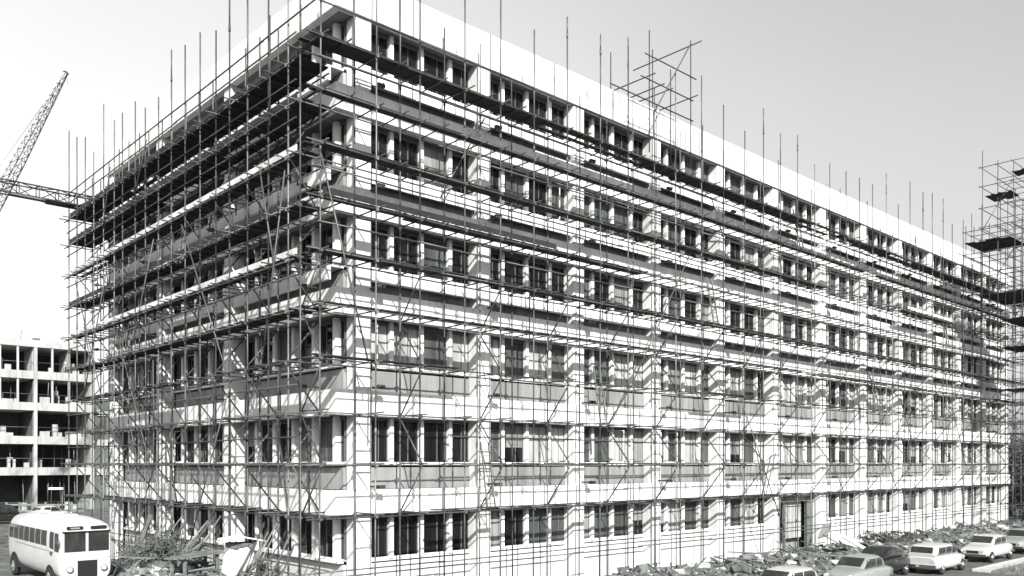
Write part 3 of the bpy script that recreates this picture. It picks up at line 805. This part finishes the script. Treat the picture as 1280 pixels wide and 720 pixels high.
b = MB(); b.obox((0, 0, 2.42), (.4, 0, 0), (0, .35, 0), (0, 0, .09))
for k in range(14): b.obox((rnd.uniform(-.4, .4), rnd.uniform(-.4, .2), 2.42+rnd.uniform(-.06, .06)), (.09, 0, 0), (0, .1, 0), (0, 0, .06))
b.build('packing', M['rubble'], S)
b = MB()
for k in range(6): b.beam((-.85+.04*k, -.62+.22*k, 2.60+.10*math.sin(k)), (.0, -.55+.22*k, 2.74), .2, .04); b.beam((.0, -.55+.22*k, 2.745), (.8-.05*k, -.5+.2*k, 2.56), .2, .04)
b.build('cap', M['sheet'], S)
b = MB(); b.beam((-.63, -.56, 1.36), (.62, -.56, 1.52), .03, .05); b.build('lashing', M['tube_dark'], S)

# timber trestle by the hut
Tr = tag(empty('timber_trestle', (-3.2, 4.4, 0), R(20)), 'rough plank trestle on the heap left of the white sheeted stack', 'trestle')
b = MB()
for k in range(4): b.beam((-1.0, -.35+.24*k, 1.95+rnd.uniform(-.03, .03)), (1.0, -.35+.24*k, 2.05+rnd.uniform(-.03, .03)), .22, .05)
b.build('top', M['timber'], Tr)
for sx in (-.75, .75):
    for sy in (-.3, .3):
        b = MB(); b.beam((sx*1.1, sy*1.3, .1), (sx, sy, 1.95), .09, .09); b.build('leg', M['timber'], Tr)

# ------------------------------------------------------------------ rubble, timber and boards
def rock(b, c, s, mi=0):
    pts = []
    ph = rnd.random()*6.28
    for (x, y, z) in ((1,0,0),(0,1,0),(-1,0,0),(0,-1,0),(.6,.6,.7),(-.6,.6,.6),(-.6,-.6,.7),(.6,-.6,.6),(0,0,-.5)):
        k = s*rnd.uniform(.65, 1.25); ca, sa = math.cos(ph), math.sin(ph)
        pts.append((c[0]+(x*ca-y*sa)*k*1.1, c[1]+(x*sa+y*ca)*k, c[2]+z*k*1.15))
    b.add(pts, [(0,4,7),(0,1,4),(1,5,4),(1,2,5),(2,6,5),(2,3,6),(3,7,6),(3,0,7),(4,5,6,7),(0,8,1),(1,8,2),(2,8,3),(3,8,0)], mi)
b = MB()
for i in range(9000):
    x = 7+59*rnd.random(); y = -8.2+7.1*rnd.random()
    s = rnd.choice([.03, .04, .05, .06, .08, .12])*rnd.uniform(.8, 1.3)
    if rnd.random() < .04: s = rnd.uniform(.14, .27)
    rock(b, (x, y, gz(x, y)+s*.2), s, 0 if rnd.random() < .72 else rnd.choice([1, 2, 3, 3]))
for i in range(80):
    x = 8+54*rnd.random(); y = -7.2+5.8*rnd.random(); a = rnd.random()*3.14; L = rnd.uniform(.3, 1.1); z = gz(x, y)+.1
    b.beam((x-math.cos(a)*L, y-math.sin(a)*L, z+rnd.uniform(-.05, .2)), (x+math.cos(a)*L, y+math.sin(a)*L, z+rnd.uniform(-.05, .25)), .12, .05, rnd.choice([1, 2]))
for i in range(150):
    x = 9+54*rnd.random(); y = -7.4+5.4*rnd.random(); rock(b, (x, y, gz(x, y)-.02), rnd.uniform(.18, .5), rnd.choice([0, 0, 0, 3]))
for i in range(60):
    x = 9+50*rnd.random(); y = -7.2+5*rnd.random(); a = rnd.random()*3.14; z = gz(x, y)
    b.tube((x-math.cos(a), y-math.sin(a), z+.05), (x+math.cos(a)*rnd.uniform(.4, 1.3), y+math.sin(a), z+rnd.uniform(.1, .9)), .03, 5, 2)
tag(b.build('rubble', [M['rubble'], M['timber'], M['timber_dark'], M['rubble_pale']]), kind='stuff')
b = MB()
for i in range(2200):
    x = -4.4+2.6*rnd.random(); y = -.5+11.0*rnd.random(); s = rnd.choice([.05, .07, .1, .15, .22])*rnd.uniform(.8, 1.3)
    rock(b, (x, y, gz(x, y)+s*.2), s, 0 if rnd.random() < .72 else rnd.choice([1, 2, 3, 3]))
for i in range(60):
    x = -3.9+1.9*rnd.random(); y = 9.5*rnd.random(); a = rnd.gauss(1.57, .7); L = rnd.uniform(.4, 1.5); z = gz(x, y)+rnd.uniform(.1, .4)
    b.beam((x-math.cos(a)*L, y-math.sin(a)*L, z+rnd.uniform(-.1, .25)), (x+math.cos(a)*L, y+math.sin(a)*L, z+rnd.uniform(-.1, .35)), .07, .045, rnd.choice([1, 1, 2]))
tag(b.build('debris', [M['rubble'], M['timber'], M['timber_dark'], M['rubble_pale']]), kind='stuff')
def slab(label, p, a, tilt, L, W, m, cat='board', name='board'):
    b = MB(); b.box(-L/2, L/2, -W/2, W/2, -.03, .03); o = b.build(name, m)
    o.location = p; o.rotation_euler = (tilt, .25, a); tag(o, label, cat); return o
slab('white board lying tilted on the rubble below the entrance', (30.6, -4.0, .95), R(-15), R(30), 2.4, 1.1, M['sheet'])
slab('white sheet leaning upright in the dark entrance', (33.6, -.9, 1.25), R(60), R(-62), 1.2, .9, M['sheet'], 'sheet', 'loose_sheet')
slab('long pale plank on the rubble behind the black car', (27.0, -6.9, .95), R(8), R(5), 4.2, .35, M['timber'], 'plank', 'plank')

# ------------------------------------------------------------------ plants
def leaves(b, n, c, rad, size, clumps, mi=0):
    cl = []
    for k in range(clumps):
        while True:
            p = Vector((rnd.uniform(-1, 1), rnd.uniform(-1, 1), rnd.uniform(-1, 1)))
            if p.length < 1 and p.length > .25: break
        cl.append((Vector((c[0]+p.x*rad[0], c[1]+p.y*rad[1], c[2]+p.z*rad[2])), rnd.uniform(.22, .42)))
    for i in range(n):
        p, k = rnd.choice(cl); q = p+Vector((rnd.gauss(0, .45)*k*rad[0], rnd.gauss(0, .45)*k*rad[1], rnd.gauss(0, .42)*k*rad[2]))
        if q.z < .05: q.z = rnd.uniform(.05, .3)
        s = size*rnd.uniform(.6, 1.4); u = Vector((rnd.gauss(0, 1), rnd.gauss(0, 1), rnd.gauss(0, .7))).normalized()
        v = u.cross(Vector((rnd.gauss(0, 1), rnd.gauss(0, 1), rnd.gauss(0, 1)))).normalized()
        b.add([q-u*s, q+v*s*.45, q+u*s, q-v*s*.45], [(0,1,2,3)], mi)
def shrub(label, x, y, h, w, m, cat='bush', group=None, n=1500, size=.085, name='shrub'):
    T = tag(empty(name, (x, y, gz(x, y)-.03)), label, cat, group)
    b = MB(); leaves(b, n, (0, 0, h*.55), (w, w, h*.47), size, 26); b.build('foliage', m, T)
    b = MB()
    for k in range(9):
        a = rnd.random()*6.28; r = w*rnd.uniform(.2, .75)
        p1 = Vector((math.cos(a)*r*.35, math.sin(a)*r*.35, h*.45)); p2 = Vector((math.cos(a)*r, math.sin(a)*r, h*rnd.uniform(.75, 1.05)))
        b.tube((0, 0, 0), p1, .022, 5); b.tube(p1, p2, .018, 5, 0, .007)
    b.build('stem', M['bark'], T)
    return T
GRP = 'weedy shrubs along the short facade'
spots = [(-2.35, 13.6, 1.9, .7), (-2.7, 11.2, 2.3, .8), (-2.4, 8.6, 1.8, .6), (-3.6, 6.6, 1.2, .8), (-2.4, .6, 1.5, .5)]
sl = ['weedy shrub beside the front of the coach', 'tallest weedy shrub, on the heap just right of the coach', 'thin shrub growing up the scaffold poles halfway along the heap', 'low broad weed at the street edge of the heap', 'small weed right of the white sheeted stack']
for (x, y, h, w), lb in zip(spots, sl): shrub(lb, x, y, h, w, M['weed'], group=GRP, n=1300, size=.06)
for k, (x, y, lab) in enumerate([(-2.1, 12.6, 'spare scaffold poles leaning on the scaffold nearest the coach'), (-2.1, 9.9, 'spare scaffold poles leaning on the scaffold behind the tallest shrub'), (-2.05, 6.9, 'spare scaffold poles leaning on the scaffold left of the trestle'), (-2.05, 1.2, 'spare scaffold poles leaning on the scaffold near the building corner')]):
    T = tag(empty('leaning_poles', (x, y, 0), world=True), lab, 'pole stack', 'spare poles leaning on the scaffold')
    for q in range(11):
        b = MB(); yy = y+rnd.uniform(-1.2, 1.2); z0 = max(0, gz(x-.9, yy))-.05
        b.tube((x-rnd.uniform(.3, 1.3), yy+rnd.uniform(-.7, .7), z0), (x+.42, yy+rnd.uniform(-.7, .7), rnd.uniform(1.8, 3.4)), rnd.uniform(.025, .04), 6); b.build('pole', rnd.choice([M['tube_pale'], M['tube'], M['timber']]), T)
def tree(label, x, y, h, w, n=5200):
    T = tag(empty('tree', (x, y, 0)), label, 'tree', 'trees beyond the far end of the block')
    b = MB(); b.tube((0,0,0), (.1, .05, h*.4), .2, 9, 0, .14)
    for k in range(7):
        a = k*.9+rnd.random(); p = Vector((.1, .05, h*rnd.uniform(.28, .42))); q = Vector((math.cos(a)*w*.6, math.sin(a)*w*.6, h*rnd.uniform(.55, .9)))
        b.tube(p, q, .09, 6, 0, .03)
    b.build('trunk', M['bark'], T)
    b = MB(); leaves(b, n, (0, 0, h*.58), (w, w, h*.42), .17, 44); b.build('crown', M['leaf_dark'], T)
tree('dark leafy tree close against the far end of the block', 74.2, .2, 7.6, 2.5)
tree('dark low tree in front of the tallest one at the right edge', 77.5, -4.0, 6.0, 2.6)
tree('tallest dark tree at the right edge of the site', 81, 3.5, 10, 3.6)
shrub('dark bush by the foot of the hoist tower', 66.5, -3.4, 2.3, .8, M['leaf_dark'], n=1300)
shrub('dark low scrub spreading on the rubble right of the entrance', 36.8, -3.2, 1.0, 1.7, M['leaf_dark'], n=1500, size=.07)

# ------------------------------------------------------------------ light, sky, camera
EL, AZ = R(32), R(208)                     # azimuth clockwise from +y
sd = Vector((math.sin(AZ)*math.cos(EL), math.cos(AZ)*math.cos(EL), math.sin(EL)))
w = bpy.data.worlds.new('World'); sc.world = w; w.use_nodes = True
nt = w.node_tree; bg = nt.nodes['Background']
sky = nt.nodes.new('ShaderNodeTexSky'); sky.sky_type = 'NISHITA'; sky.sun_disc = False
sky.sun_elevation = EL; sky.sun_rotation = AZ; sky.air_density = 1.0; sky.dust_density = 4.0; sky.ozone_density = 1.0
bw = nt.nodes.new('ShaderNodeRGBToBW'); nt.links.new(sky.outputs[0], bw.inputs[0])
tc = nt.nodes.new('ShaderNodeTexCoord')
dt = nt.nodes.new('ShaderNodeVectorMath'); dt.operation = 'DOT_PRODUCT'; dt.inputs[1].default_value = (-.7355, .677, 0)
nt.links.new(tc.outputs['Generated'], dt.inputs[0])            # thicker bright haze to one side of the sky
ns = nt.nodes.new('ShaderNodeTexNoise'); ns.inputs['Scale'].default_value = 1.6; ns.inputs['Detail'].default_value = 5
nt.links.new(tc.outputs['Generated'], ns.inputs['Vector'])
def mth(op, a, c):
    m = nt.nodes.new('ShaderNodeMath'); m.operation = op
    for i, v in enumerate((a, c)):
        if isinstance(v, (int, float)): m.inputs[i].default_value = v
        else: nt.links.new(v, m.inputs[i])
    return m.outputs[0]
soft = mth('MULTIPLY', mth('POWER', bw.outputs[0], .5), 1.35)
cl = mth('ADD', mth('MULTIPLY', dt.outputs['Value'], .36), mth('ADD', mth('MULTIPLY', ns.outputs['Fac'], .3), .85))
sx = nt.nodes.new('ShaderNodeSeparateXYZ'); nt.links.new(tc.outputs['Generated'], sx.inputs[0])
mr = nt.nodes.new('ShaderNodeMapRange'); mr.interpolation_type = 'SMOOTHSTEP'     # zenith darkened out of view to cut the ambient light
for k, v in ((1, .46), (2, .85), (3, 1.0), (4, .22)): mr.inputs[k].default_value = v
nt.links.new(sx.outputs['Z'], mr.inputs[0])
nt.links.new(mth('MULTIPLY', mth('MULTIPLY', soft, cl), mr.outputs[0]), bg.inputs['Color'])
bg.inputs['Strength'].default_value = .15
l = bpy.data.lights.new('Sun', 'SUN'); l.energy = 3.4; l.angle = R(.9); l.color = (1, .985, .96)
lo = bpy.data.objects.new('Sun', l); COL.objects.link(lo); lo.rotation_euler = (-sd).to_track_quat('-Z', 'Y').to_euler()
cd = bpy.data.cameras.new('Camera'); co = bpy.data.objects.new('Camera', cd); COL.objects.link(co)
co.location = EYE; co.rotation_euler = (R(90), 0, R(-42.64)); cd.lens = 30.04; cd.sensor_width = 36
cd.shift_y = .1719; cd.clip_end = 6000; sc.camera = co
sc.view_settings.view_transform = 'Standard'; sc.view_settings.look = 'None'; sc.view_settings.gamma = 1
sc.view_settings.exposure = 1.45
sc.cycles.use_denoising = True
sc.cycles.max_bounces = 6; sc.cycles.diffuse_bounces = 1; sc.cycles.transparent_max_bounces = 12
